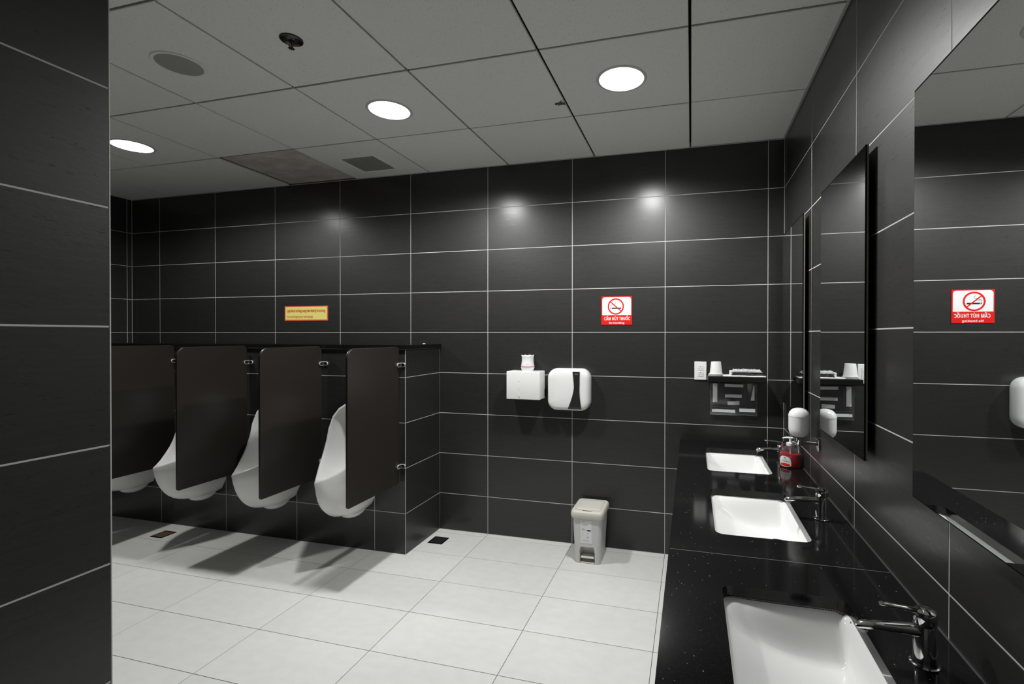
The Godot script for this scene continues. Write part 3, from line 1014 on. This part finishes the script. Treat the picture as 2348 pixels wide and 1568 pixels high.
func make_wall_things() -> void:
	# sensor towel box
	var t := thing("towel_dispenser", "white box-shaped sensor dispenser on the black wall with a cup on top", "dispenser", Vector3(-1.0285, 0.956, 0.0))
	var st := mb()
	prism(st, rrect4(0.230, 0.131, [0.028, 0.006, 0.006, 0.004], 8), -0.0905, 0.0905, 0.004, Transform3D(Basis(Vector3.RIGHT, -PI / 2).inverse(), Vector3(0, 0.0915, 0.0665)), 3)
	part("cover", st, M.white_plastic, t)
	st = mb()
	box(st, Vector3(0.1145, 0.012, 0.006), Vector3(0.1160, 0.060, 0.032), 0.0005)
	part("side_slot", st, M.smoked_plastic, t)
	st = mb()
	box(st, Vector3(-0.034, 0.117, 0.1318), Vector3(-0.019, 0.1195, 0.1322))
	part("logo_mark", st, M.pale_print, t)
	st = mb()
	lathe(st, [[0.0026, -0.0002], [0.0026, 0.0002], [0.0036, 0.0002], [0.0036, -0.0002]], 16, Transform3D(Basis(Vector3.RIGHT, PI / 2), Vector3(-0.028, 0.069, 0.1321)))
	box(st, Vector3(-0.0285, 0.058, 0.1318), Vector3(-0.0272, 0.065, 0.1322))
	part("sensor_mark", st, M.pale_print, t)
	st = mb()
	tube(st, [Vector3(-0.034, 0.025, 0.1321), Vector3(-0.027, 0.019, 0.1321), Vector3(-0.021, 0.013, 0.1321)], [0.0008, 0.0014, 0.0016], 6)
	part("hand_mark", st, M.grey_print, t)
	# gel air freshener on top
	t = thing("air_freshener", "white fluted plastic air freshener cup with a pink band on the dispenser", "air freshener", Vector3(-1.018, 1.1385, 0.068))
	st = mb()
	var rings := []
	var pr := [[0.037, 0.0], [0.038, 0.004], [0.042, 0.014], [0.0445, 0.024], [0.0445, 0.026]]
	lathe(st, [[0.0, 0.0]] + pr + [[0.0, 0.026]], 32)
	part("base", st, M.white_plastic, t)
	st = mb()
	lathe(st, [[0.0425, 0.0255], [0.0455, 0.027], [0.0455, 0.0295], [0.0425, 0.031]], 32)
	part("band", st, M.pink, t)
	st = mb()
	for q in [[0.0435, 0.0305, 0.0], [0.0440, 0.034, 0.0], [0.0415, 0.048, 0.3], [0.0390, 0.066, 0.5], [0.0385, 0.080, 0.8], [0.0400, 0.094, 1.0], [0.0425, 0.103, 1.0], [0.041, 0.1035, 1.0], [0.0365, 0.092, 1.0], [0.02, 0.090, 0.5]]:
		var r := PackedVector3Array()
		for i in 48:
			var a := TAU * i / 48
			var rad: float = q[0] * (1.0 + 0.035 * q[2] * cos(8 * a))
			r.append(Vector3(sin(a) * rad, q[1] + 0.0018 * q[2] * cos(8 * a), cos(a) * rad))
		rings.append(r)
	loft(st, rings)
	part("cup", st, M.white_plastic, t)
	st = mb()
	for q in [[0.62, 0.045, 0.058]]:
		for i in 4:
			for j in 3:
				var a := 0.22 + 0.075 * i
				var y := 0.046 + 0.005 * j
				var rad := 0.0421 - 0.0016 * j
				quad(st, Vector3(sin(a) * rad, y, cos(a) * rad), Vector3(sin(a + 0.05) * rad, y, cos(a + 0.05) * rad), Vector3(sin(a + 0.05) * (rad - 0.0009), y + 0.003, cos(a + 0.05) * (rad - 0.0009)), Vector3(sin(a) * (rad - 0.0009), y + 0.003, cos(a) * (rad - 0.0009)))
	part("print", st, M.grey_print, t).set_meta("kind", "stuff")
	# jumbo roll dispenser with dark window
	t = thing("roll_dispenser", "white rounded roll dispenser with a dark hourglass window on the wall", "dispenser", Vector3(-0.738, 1.0245, 0.0))
	st = mb()
	var o := rrect(0.278, 0.270, 0.062, 10)
	rings = []
	for q in [[0.008, 0.0], [0.002, 0.012], [0.0, 0.035], [0.0, 0.062], [0.002, 0.078], [0.007, 0.089], [0.015, 0.0965], [0.028, 0.1005], [0.06, 0.103]]:
		var a := PackedVector3Array()
		for p in inset(o, q[0]): a.append(Vector3(p.x, p.y, q[1]))
		rings.append(a)
	loft(st, rings)
	var last: PackedVector3Array = rings[-1]
	st.set_smooth_group(5)
	for i in last.size(): tri(st, Vector3(0, 0, 0.1045), last[i], last[(i + 1) % last.size()])
	part("cover", st, M.white_plastic, t)
	# the window follows the bulge of the cover
	st = mb()
	st.set_smooth_group(1)
	var nn := 24
	for i in nn:
		var row := []
		for e in [i, i + 1]:
			var y := lerpf(-0.122, 0.118, float(e) / nn)
			var v := (y + 0.122) / 0.24
			var xl := 0.006 + (0.037 if v > 0.56 else 0.037) - (0.042 * pow(maxf(0.0, (0.62 - v) / 0.62), 1.6)) - 0.010 * pow(maxf(0.0, (v - 0.56) / 0.44), 1.5)
			var xr := 0.078 + 0.014 * pow(maxf(0.0, (0.5 - v) / 0.5), 1.6) + 0.003 * v
			var pts := []
			for k in 7:
				var x := lerpf(xl, xr, k / 6.0)
				pts.append(Vector3(x, y, cover_face(x, y)))
			row.append(pts)
		for k in 6:
			quad(st, row[0][k], row[0][k + 1], row[1][k + 1], row[1][k])
	part("window", st, M.smoked_plastic, t)
	st = mb()
	box(st, Vector3(0.047, 0.099, 0.1045), Vector3(0.070, 0.1035, 0.1066))
	part("logo_mark", st, M.grey_print, t)
	# power outlet
	t = thing("power_outlet", "white double power outlet on the wall left of the small shelf", "outlet", Vector3(0.0812, 1.1005, 0.0))
	st = mb()
	prism(st, rrect(0.0715, 0.1115, 0.003, 3), 0.0002, 0.0095, 0.002, Transform3D(Basis.IDENTITY, Vector3(0, 0.056, 0)), 2)
	part("cover_plate", st, M.white_plastic, t)
	for y in [0.0365, 0.0735]:
		var u := Node3D.new()
		u.name = "socket"
		u.position = Vector3(0, y, 0.0095)
		t.add_child(u, true)
		st = mb()
		prism(st, rrect(0.034, 0.031, 0.003, 3), 0.0, 0.0014, 0.0004)
		part("socket_face", st, M.white_matte, u)
		st = mb()
		lathe(st, [[0.0, 0.0], [0.0024, 0.0], [0.0024, 0.0018], [0.0, 0.0018]], 14, Transform3D(Basis(Vector3.RIGHT, PI / 2), Vector3(0, 0.008, 0)))
		part("earth_hole", st, M.dark_print, u)
		for s in [-1, 1]:
			st = mb()
			box(st, Vector3(-0.0022, -0.0052, 0.0), Vector3(0.0022, -0.0028, 0.0017))
			part("slot", st, M.grey_print, u, Vector3(s * 0.0085, 0, 0))
	# yellow reminder sign
	t = thing("reminder_sign", "yellow sticker with red border reminding guests of their belongings", "sign", Vector3(-2.841, 1.540, 0.0))
	st = mb()
	box(st, Vector3(-0.1995, -0.0565, 0.0003), Vector3(0.1995, 0.0565, 0.002))
	part("border", st, M.sign_orange, t)
	st = mb()
	box(st, Vector3(-0.191, -0.049, 0.0019), Vector3(0.191, 0.049, 0.0024))
	part("face", st, M.sign_yellow, t)
	lettered("Quý khách vui lòng mang theo hành lý và tu trang", {41: "horn"}, 0.030, M.sign_text, t, Vector3(0.0, 0.0185, 0.0027), 0.0005, 0.352)
	text("Do not forget your belongings", 0.024, M.sign_text, t, Vector3(-0.055, -0.0265, 0.0027), "lettering", 0.0005, 0.240)
	# no smoking sign
	t = thing("no_smoking_sign", "red and white no-smoking sign on the black wall above the bin", "sign", Vector3(-0.4386, 1.532, 0.0))
	st = mb()
	box(st, Vector3(-0.0992, -0.0912, 0.0003), Vector3(0.0992, 0.0912, 0.0035), 0.0006)
	part("plate", st, M.sign_red, t)
	st = mb()
	prism(st, rrect4(0.186, 0.1145, [0.001, 0.016, 0.016, 0.001], 6), 0.0034, 0.0041, 0.0, Transform3D(Basis.IDENTITY, Vector3(0.0, 0.0285, 0)))
	part("white_field", st, M.sign_white, t)
	st = mb()
	var c := Vector3(-0.005, 0.0265, 0)
	lathe(st, [[0.0435, 0.0040], [0.0435, 0.0048], [0.0525, 0.0048], [0.0525, 0.0040]], 48, Transform3D(Basis(Vector3.RIGHT, PI / 2), c))
	var bar := Basis(Vector3.BACK, deg_to_rad(-41.5))
	prism(st, PackedVector2Array([Vector2(-0.046, -0.0032), Vector2(0.046, -0.0032), Vector2(0.046, 0.0032), Vector2(-0.046, 0.0032)]), 0.0046, 0.0050, 0.0, Transform3D(bar, c))
	part("prohibition_ring", st, M.sign_red, t)
	st = mb()
	box(st, c + Vector3(-0.0265, -0.0155, 0.0040), c + Vector3(0.0345, -0.0075, 0.0045))
	box(st, c + Vector3(-0.0345, -0.0155, 0.0040), c + Vector3(-0.0295, -0.0075, 0.0045))
	part("cigarette", st, M.dark_print, t)
	st = mb()
	tube(st, [c + Vector3(-0.033, -0.004, 0.0041), c + Vector3(-0.0345, 0.004, 0.0041), c + Vector3(-0.030, 0.010, 0.0041), c + Vector3(-0.023, 0.010, 0.0041), c + Vector3(-0.020, 0.014, 0.0041)], [0.0016, 0.0014, 0.0014, 0.0014, 0.0012], 6)
	tube(st, [c + Vector3(-0.028, 0.002, 0.0041), c + Vector3(-0.020, 0.003, 0.0041), c + Vector3(-0.012, 0.004, 0.0041)], [0.0012, 0.0012, 0.0010], 6)
	tube(st, [c + Vector3(-0.014, 0.016, 0.0041), c + Vector3(-0.004, 0.016, 0.0041), c + Vector3(0.0005, 0.022, 0.0041), c + Vector3(-0.0035, 0.030, 0.0041), c + Vector3(-0.011, 0.029, 0.0041)], [0.0010, 0.0012, 0.0013, 0.0012, 0.0009], 6)
	part("smoke_curl", st, M.grey_print, t)
	lettered("CÂM HÚT THUÔC", {1: "acute", 11: "acute"}, 0.029, M.sign_white, t, Vector3(0.003, -0.052, 0.0037), 0.0006, 0.166)
	text("No Smoking", 0.0155, M.sign_white, t, Vector3(0.0, -0.0795, 0.0037), "lettering", 0.0006, 0.098, true)

func make_shelf() -> void:
	# black shelf with toiletries
	var t := thing("wall_shelf", "small black wall shelf holding a cup and packets beside the outlet", "shelf", Vector3(0.2835, 1.098, 0.0))
	var st := mb()
	box(st, Vector3(-0.1615, 0.004, 0.0003), Vector3(0.1615, 0.033, 0.12), 0.0015)
	part("board", st, M.shelf_black, t)
	st = mb()
	box(st, Vector3(-0.145, -0.001, 0.086), Vector3(0.150, 0.0035, 0.092), 0.0008)
	part("rail", st, M.dark_metal, t)
	var top := 1.131
	# clear holder under the shelf
	t = thing("acrylic_holder", "clear plastic holder stuck under the shelf with strips of white tape", "holder", Vector3(0.272, 0.892, 0.0))
	st = mb()
	prism(st, rrect(0.268, 0.194, 0.004, 3), 0.024, 0.0275, 0.0006, Transform3D(Basis.IDENTITY, Vector3(0, 0.098, 0)))
	part("pane", st, M.scuffed_acrylic, t)
	st = mb()
	box(st, Vector3(-0.134, 0.001, 0.0005), Vector3(0.134, 0.0035, 0.0238), 0.0005)
	part("bottom_pane", st, M.scuffed_acrylic, t)
	for s in [-1, 1]:
		st = mb()
		box(st, Vector3(-0.0012, 0.001, 0.0005), Vector3(0.0012, 0.19, 0.0238), 0.0005)
		part("side_pane", st, M.scuffed_acrylic, t, Vector3(s * 0.1325, 0, 0))
	var strips := [[0.1536, 1.083, 0.1797, 0.9705, 0.0], [0.2216, 1.0807, 0.3279, 1.0636, -0.8], [0.2243, 1.0204, 0.3193, 1.0009, 0.0], [0.2385, 0.978, 0.3069, 0.9565, 3.0], [0.1488, 0.9276, 0.2818, 0.9102, -0.7], [0.3057, 0.9365, 0.3944, 0.9162, 0.5], [0.3715, 1.0766, 0.3916, 0.9861, -1.0]]
	for q in strips:
		st = mb()
		var w: float = (q[2] - q[0]) / 2
		var h: float = (q[1] - q[3]) / 2
		var lean := 0.006 if q == strips[6] else 0.0
		prism(st, PackedVector2Array([Vector2(-w - lean * 0.2, -h), Vector2(w, -h), Vector2(w - lean * 0.3, h), Vector2(-w + lean * 2.2, h)]), 0.0, 0.0005)
		var o := part("tape_strip", st, M.tape, t, Vector3((q[0] + q[2]) / 2 - 0.272, (q[1] + q[3]) / 2 - 0.892, 0.0278))
		o.rotation_degrees.z = q[4]
	# old glue marks round the strips
	st = mb()
	for path in [[[-0.128, 0.10], [-0.128, 0.045], [-0.122, 0.035], [-0.105, 0.036]], [[-0.077, 0.19], [-0.079, 0.10], [-0.082, 0.07]], [[0.076, 0.19], [0.079, 0.11], [0.084, 0.072], [0.095, 0.062], [0.112, 0.063], [0.121, 0.074], [0.124, 0.10], [0.122, 0.19]], [[-0.127, 0.055], [-0.122, 0.064], [-0.108, 0.066]], [[-0.12, 0.052], [-0.06, 0.047], [0.0, 0.05], [0.06, 0.049], [0.075, 0.052], [0.073, 0.063]], [[-0.05, 0.010], [0.02, 0.007], [0.06, 0.009], [0.11, 0.006]], [[-0.062, 0.128], [-0.01, 0.125], [0.05, 0.127]]]:
		var pts := []
		var rad := []
		for p in path:
			pts.append(Vector3(p[0], p[1], 0.0281))
			rad.append(0.0011)
		tube(st, pts, rad, 5)
	var gl := part("glue_trace", st, M.glue, t)
	# towel, cup and packets on the shelf
	st = mb()
	var rr := RandomNumberGenerator.new()
	rr.seed = 8
	var rings := []
	for i in 13:
		var x := lerpf(-0.118, 0.118, i / 12.0)
		var h := 0.0075 + rr.randf() * 0.002
		rings.append(PackedVector3Array([Vector3(x, 0.0004, -0.05), Vector3(x, 0.0004, 0.052 + rr.randf() * 0.002), Vector3(x, h * 0.7, 0.054 + rr.randf() * 0.002), Vector3(x, h, 0.048), Vector3(x, h, -0.05)]))
	loft(st, rings, true)
	loft(st, [rings[0], PackedVector3Array([rings[0][2], rings[0][2], rings[0][2], rings[0][2], rings[0][2]])], false)
	loft(st, [rings[12], PackedVector3Array([rings[12][2], rings[12][2], rings[12][2], rings[12][2], rings[12][2]])], true)
	tag(part("folded_napkin", st, M.paper, self, Vector3(0.325, top, 0.058)), "folded white paper napkin lying flat on the black shelf", "napkin")
	t = thing("paper_cup", "white paper cup standing upside down on the black shelf", "cup", Vector3(0.170, top + 0.0135, 0.062))
	st = mb()
	lathe(st, [[0.0355, 0.0], [0.0372, 0.0012], [0.0372, 0.003], [0.0355, 0.0042], [0.0285, 0.070], [0.028, 0.0715], [0.0265, 0.0712], [0.0, 0.0695]], 36)
	part("cup_wall", st, M.paper, t)
	st = mb()
	lathe(st, [[0.0348, 0.0005], [0.0378, 0.0008], [0.0378, 0.0032], [0.0352, 0.0034]], 36)
	part("rolled_rim", st, M.paper, t)
	t = thing("saucer", "small white saucer stack under the upside-down paper cup", "saucer", Vector3(0.170, top, 0.062))
	for k in 3:
		st = mb()
		lathe(st, [[0.0, 0.0], [0.036, 0.0], [0.046 - 0.001 * k, 0.0028], [0.046 - 0.001 * k, 0.0036], [0.036, 0.0041], [0.0, 0.0041]], 36)
		part("saucer_layer", st, M.white_matte, t, Vector3(0, 0.0045 * k, 0))
	# packets wrapped in crinkled clear film
	var labs := ["crinkled clear-wrapped packet lying on top of the packet pile", "flat dark packet under the crinkled clear one on the shelf", "small white box at the left end of the packet pile"]
	var dims := [[0.340, 0.0265, 0.086, 0.017, 0.036], [0.347, 0.0095, 0.093, 0.017, 0.040], [0.254, 0.0095, 0.0075, 0.025, 0.03]]
	for k in 3:
		st = mb()
		if k == 2:
			box(st, Vector3(-dims[k][2], 0, -dims[k][4]), Vector3(dims[k][2], dims[k][3], dims[k][4]), 0.001)
		else:
			var nx := 22
			var rg := []
			for i in nx + 1:
				var x: float = lerpf(-dims[k][2], dims[k][2], float(i) / nx)
				var e: float = minf(1.0, minf(i, nx - i) / 2.0 + 0.15)
				var r := PackedVector3Array()
				for q in [[0.0, -1.0], [0.0, 0.0], [0.0, 1.0], [0.5, 1.04], [1.0, 0.8], [1.0, 0.2], [1.0, -0.5], [0.6, -1.0]]:
					r.append(Vector3(x, dims[k][3] * q[0] * (0.72 + 0.28 * rr.randf() * (1.6 if k == 0 else 0.6)) * e, dims[k][4] * q[1] * (0.95 + 0.05 * rr.randf())))
				rg.append(r)
			loft(st, rg, false, true, -1)
		var mm: Material = [M.crinkled_film, M.smoked_plastic, M.paper][k]
		tag(part("packet", st, mm, self, Vector3(dims[k][0], top + dims[k][1], 0.058)), labs[k], "packet", "packets on the black shelf")

# ---------------------------------------------------------------- floor things
func make_floor_things() -> void:
	# pedal bin
	var t := thing("pedal_bin", "pale grey plastic pedal bin with a beige lid and white label", "bin", Vector3(-0.577, 0.0, 0.150))
	var st := mb()
	var o := rrect(1.0, 1.0, 0.13, 6)
	var rings := []
	# body: walls widen upwards; the front is notched round the pedal
	var notch := 0.105
	for q in [[0.0, 0.158, 0.196], [notch, 0.165, 0.205], [0.285, 0.182, 0.222]]:
		var a := PackedVector3Array()
		for p in o: a.append(Vector3(p.x * q[1], q[0], -p.y * q[2]))
		rings.append(a)
	loft(st, [rings[1], rings[2]])
	# lower part keeps two feet at the front and a recessed middle
	var low := []
	for e in 2:
		var w: float = [0.158, 0.165][e]
		var d: float = [0.196, 0.205][e]
		var y: float = [0.0, notch][e]
		var fx := 0.047
		var rc := 0.055
		var out := PackedVector3Array()
		var rx := 0.13 * w
		var rz := 0.13 * d
		for p in [Vector2(fx, d / 2), Vector2(w / 2 - rx, d / 2), Vector2(w / 2 - rx * 0.293, d / 2 - rz * 0.293), Vector2(w / 2, d / 2 - rz), Vector2(w / 2, -d / 2 + rz), Vector2(w / 2 - rx * 0.293, -d / 2 + rz * 0.293), Vector2(w / 2 - rx, -d / 2), Vector2(-w / 2 + rx, -d / 2), Vector2(-w / 2 + rx * 0.293, -d / 2 + rz * 0.293), Vector2(-w / 2, -d / 2 + rz), Vector2(-w / 2, d / 2 - rz), Vector2(-w / 2 + rx * 0.293, d / 2 - rz * 0.293), Vector2(-w / 2 + rx, d / 2), Vector2(-fx, d / 2), Vector2(-fx + 0.004, d / 2 - rc), Vector2(fx - 0.004, d / 2 - rc)]:
			out.append(Vector3(p.x, y, p.y))
		low.append(out)
	# arch: the recess narrows as it rises
	var crown := PackedVector3Array(low[1])
	crown[14] = Vector3(-0.036, notch, 0.205 / 2 - 0.012); crown[15] = Vector3(0.036, notch, 0.205 / 2 - 0.012)
	crown[13] = Vector3(-0.040, notch, 0.205 / 2); crown[0] = Vector3(0.040, notch, 0.205 / 2)
	var mid := PackedVector3Array()
	for k in low[0].size(): mid.append(low[0][k].lerp(low[1][k], 0.72))
	loft(st, [low[0], mid, crown], true, true, -1)
	part("body", st, M.bin_plastic, t)
	st = mb()
	box(st, Vector3(-0.041, notch - 0.004, 0.045), Vector3(0.041, notch, 0.1015))
	box(st, Vector3(-0.0435, 0.0, 0.040), Vector3(0.0435, notch - 0.002, 0.0445))
	part("recess_wall", st, M.bin_plastic, t)
	st = mb()
	box(st, Vector3(-0.043, 0.001, 0.046), Vector3(0.043, 0.006, 0.094), 0.001)
	part("floor_plate", st, M.bin_lid_plastic, t)
	st = mb()
	box(st, Vector3(-0.041, 0.029, 0.050), Vector3(0.041, 0.041, 0.094), 0.003)
	part("pedal", st, M.bin_lid_plastic, t)
	# lid: rounded collar with a flap inset and a finger slot
	st = mb()
	rings = []
	for q in [[0.279, 0.186, 0.226], [0.279, 0.197, 0.237], [0.285, 0.203, 0.243], [0.302, 0.203, 0.243], [0.312, 0.198, 0.238], [0.3185, 0.186, 0.226], [0.3205, 0.170, 0.208], [0.3205, 0.160, 0.185], [0.3170, 0.158, 0.183], [0.3170, 0.154, 0.178]]:
		var a := PackedVector3Array()
		for p in o:
			var zz: float = -p.y * q[2]
			if q[2] < 0.19: zz -= 0.008
			a.append(Vector3(p.x * q[1], q[0], zz))
		rings.append(a)
	loft(st, rings)
	part("lid_collar", st, M.bin_lid_plastic, t)
	st = mb()
	rings = []
	for q in [[0.3165, 0.157, 0.181], [0.3205, 0.156, 0.180], [0.3225, 0.152, 0.176], [0.3235, 0.10, 0.12]]:
		var a := PackedVector3Array()
		for p in o: a.append(Vector3(p.x * q[1], q[0], -p.y * q[2] - 0.008))
		rings.append(a)
	loft(st, rings)
	st.set_smooth_group(5)
	var lt: PackedVector3Array = rings[-1]
	for i in lt.size(): tri(st, Vector3(0, 0.3238, -0.008), lt[i], lt[(i + 1) % lt.size()])
	part("lid_flap", st, M.bin_lid_plastic, t)
	st = mb()
	box(st, Vector3(-0.029, 0.3150, 0.0945), Vector3(0.029, 0.3208, 0.1055), 0.001)
	part("finger_slot", st, M.dark_print, t)
	st = mb()
	box(st, Vector3(-0.030, 0.3190, 0.0895), Vector3(0.030, 0.3225, 0.0985), 0.001)
	part("finger_tab", st, M.bin_lid_plastic, t)
	# label, lying on the sloping front
	var u := Node3D.new()
	u.name = "sticker"
	u.position = Vector3(-0.004, 0.1955, 0.1072)
	u.rotation_degrees.x = 2.7
	t.add_child(u)
	st = mb()
	box(st, Vector3(-0.0345, -0.070, 0.0), Vector3(0.0345, 0.070, 0.0006))
	part("paper", st, M.sign_white, u)
	st = mb()
	for q in [[-0.027, -0.008, 0.058, 0.0625], [-0.027, 0.011, 0.0445, 0.0475], [-0.027, 0.009, 0.0395, 0.042], [-0.024, -0.006, 0.030, 0.0315], [-0.025, -0.018, -0.003, -0.0015], [-0.025, -0.017, -0.008, -0.0065], [-0.021, -0.018, -0.024, -0.014], [-0.024, 0.017, -0.050, -0.0485], [-0.024, 0.018, -0.055, -0.0535], [-0.024, 0.014, -0.060, -0.0585]]:
		box(st, Vector3(q[0], q[2], 0.0005), Vector3(q[1], q[3], 0.0008))
	part("print", st, M.pale_print, u).set_meta("kind", "stuff")
	text("10 L", 0.013, M.grey_print, u, Vector3(-0.0155, 0.0145, 0.0008), "lettering", 0.0003, 0.021, true)
	st = mb()
	var lens := PackedVector2Array()
	for i in 12: lens.append(Vector2(lerpf(-0.017, 0.017, i / 12.0), -0.0055 * sin(PI * i / 12.0)))
	for i in 12: lens.append(Vector2(lerpf(0.017, -0.017, i / 12.0), 0.0035 * sin(PI * i / 12.0)))
	prism(st, lens, 0.0005, 0.0009, 0.0, Transform3D(Basis.IDENTITY, Vector3(0.0165, 0.0105, 0)))
	box(st, Vector3(0.0105, -0.0095, 0.0005), Vector3(0.0145, -0.0065, 0.0009))
	box(st, Vector3(0.0068, -0.0345, 0.0005), Vector3(0.0095, -0.0285, 0.0009))
	box(st, Vector3(0.0068, -0.0345, 0.0005), Vector3(0.0145, -0.0320, 0.0009))
	part("bin_icon", st, M.dark_print, u)
	# floor drains
	for q in [[-3.49, 0.567, "rusty square floor drain below the leftmost urinals", true], [-1.610, 0.178, "dark square floor drain in the corner beside the low wall", false]]:
		t = thing("floor_drain", q[2], "drain", Vector3(q[0], 0.0, q[1]), "square floor drains")
		st = mb()
		var ro := rrect(0.106, 0.104, 0.003, 2)
		rings = []
		for e in [[ro, 0.0001], [inset(ro, 0.001), 0.0016], [inset(ro, 0.010), 0.0016], [inset(ro, 0.011), 0.0006]]:
			var a := PackedVector3Array()
			for p in e[0]: a.append(Vector3(p.x, e[1], -p.y))
			rings.append(a)
		loft(st, rings, false, true, -1)
		part("frame", st, M.dark_metal, t)
		st = mb()
		box(st, Vector3(-0.043, 0.0002, -0.042), Vector3(0.043, 0.0006, 0.042))
		part("well", st, M.dark_print, t)
		for i in 7:
			st = mb()
			box(st, Vector3(-0.042, 0.0006, -0.0038), Vector3(0.042, 0.0015, 0.0038), 0.0003)
			part("grate_bar", st, M.rust if q[3] else M.smoked_plastic, t, Vector3(0, 0, -0.035 + 0.01167 * i))

func _ready() -> void:
	rng.seed = 20240
	make_materials()
	make_camera_and_light()
	make_room()
	make_ledge()
	make_ceiling_things()
	make_urinals()
	make_mirrors()
	make_counter()
	make_soap()
	make_wall_things()
	make_shelf()
	make_floor_things()
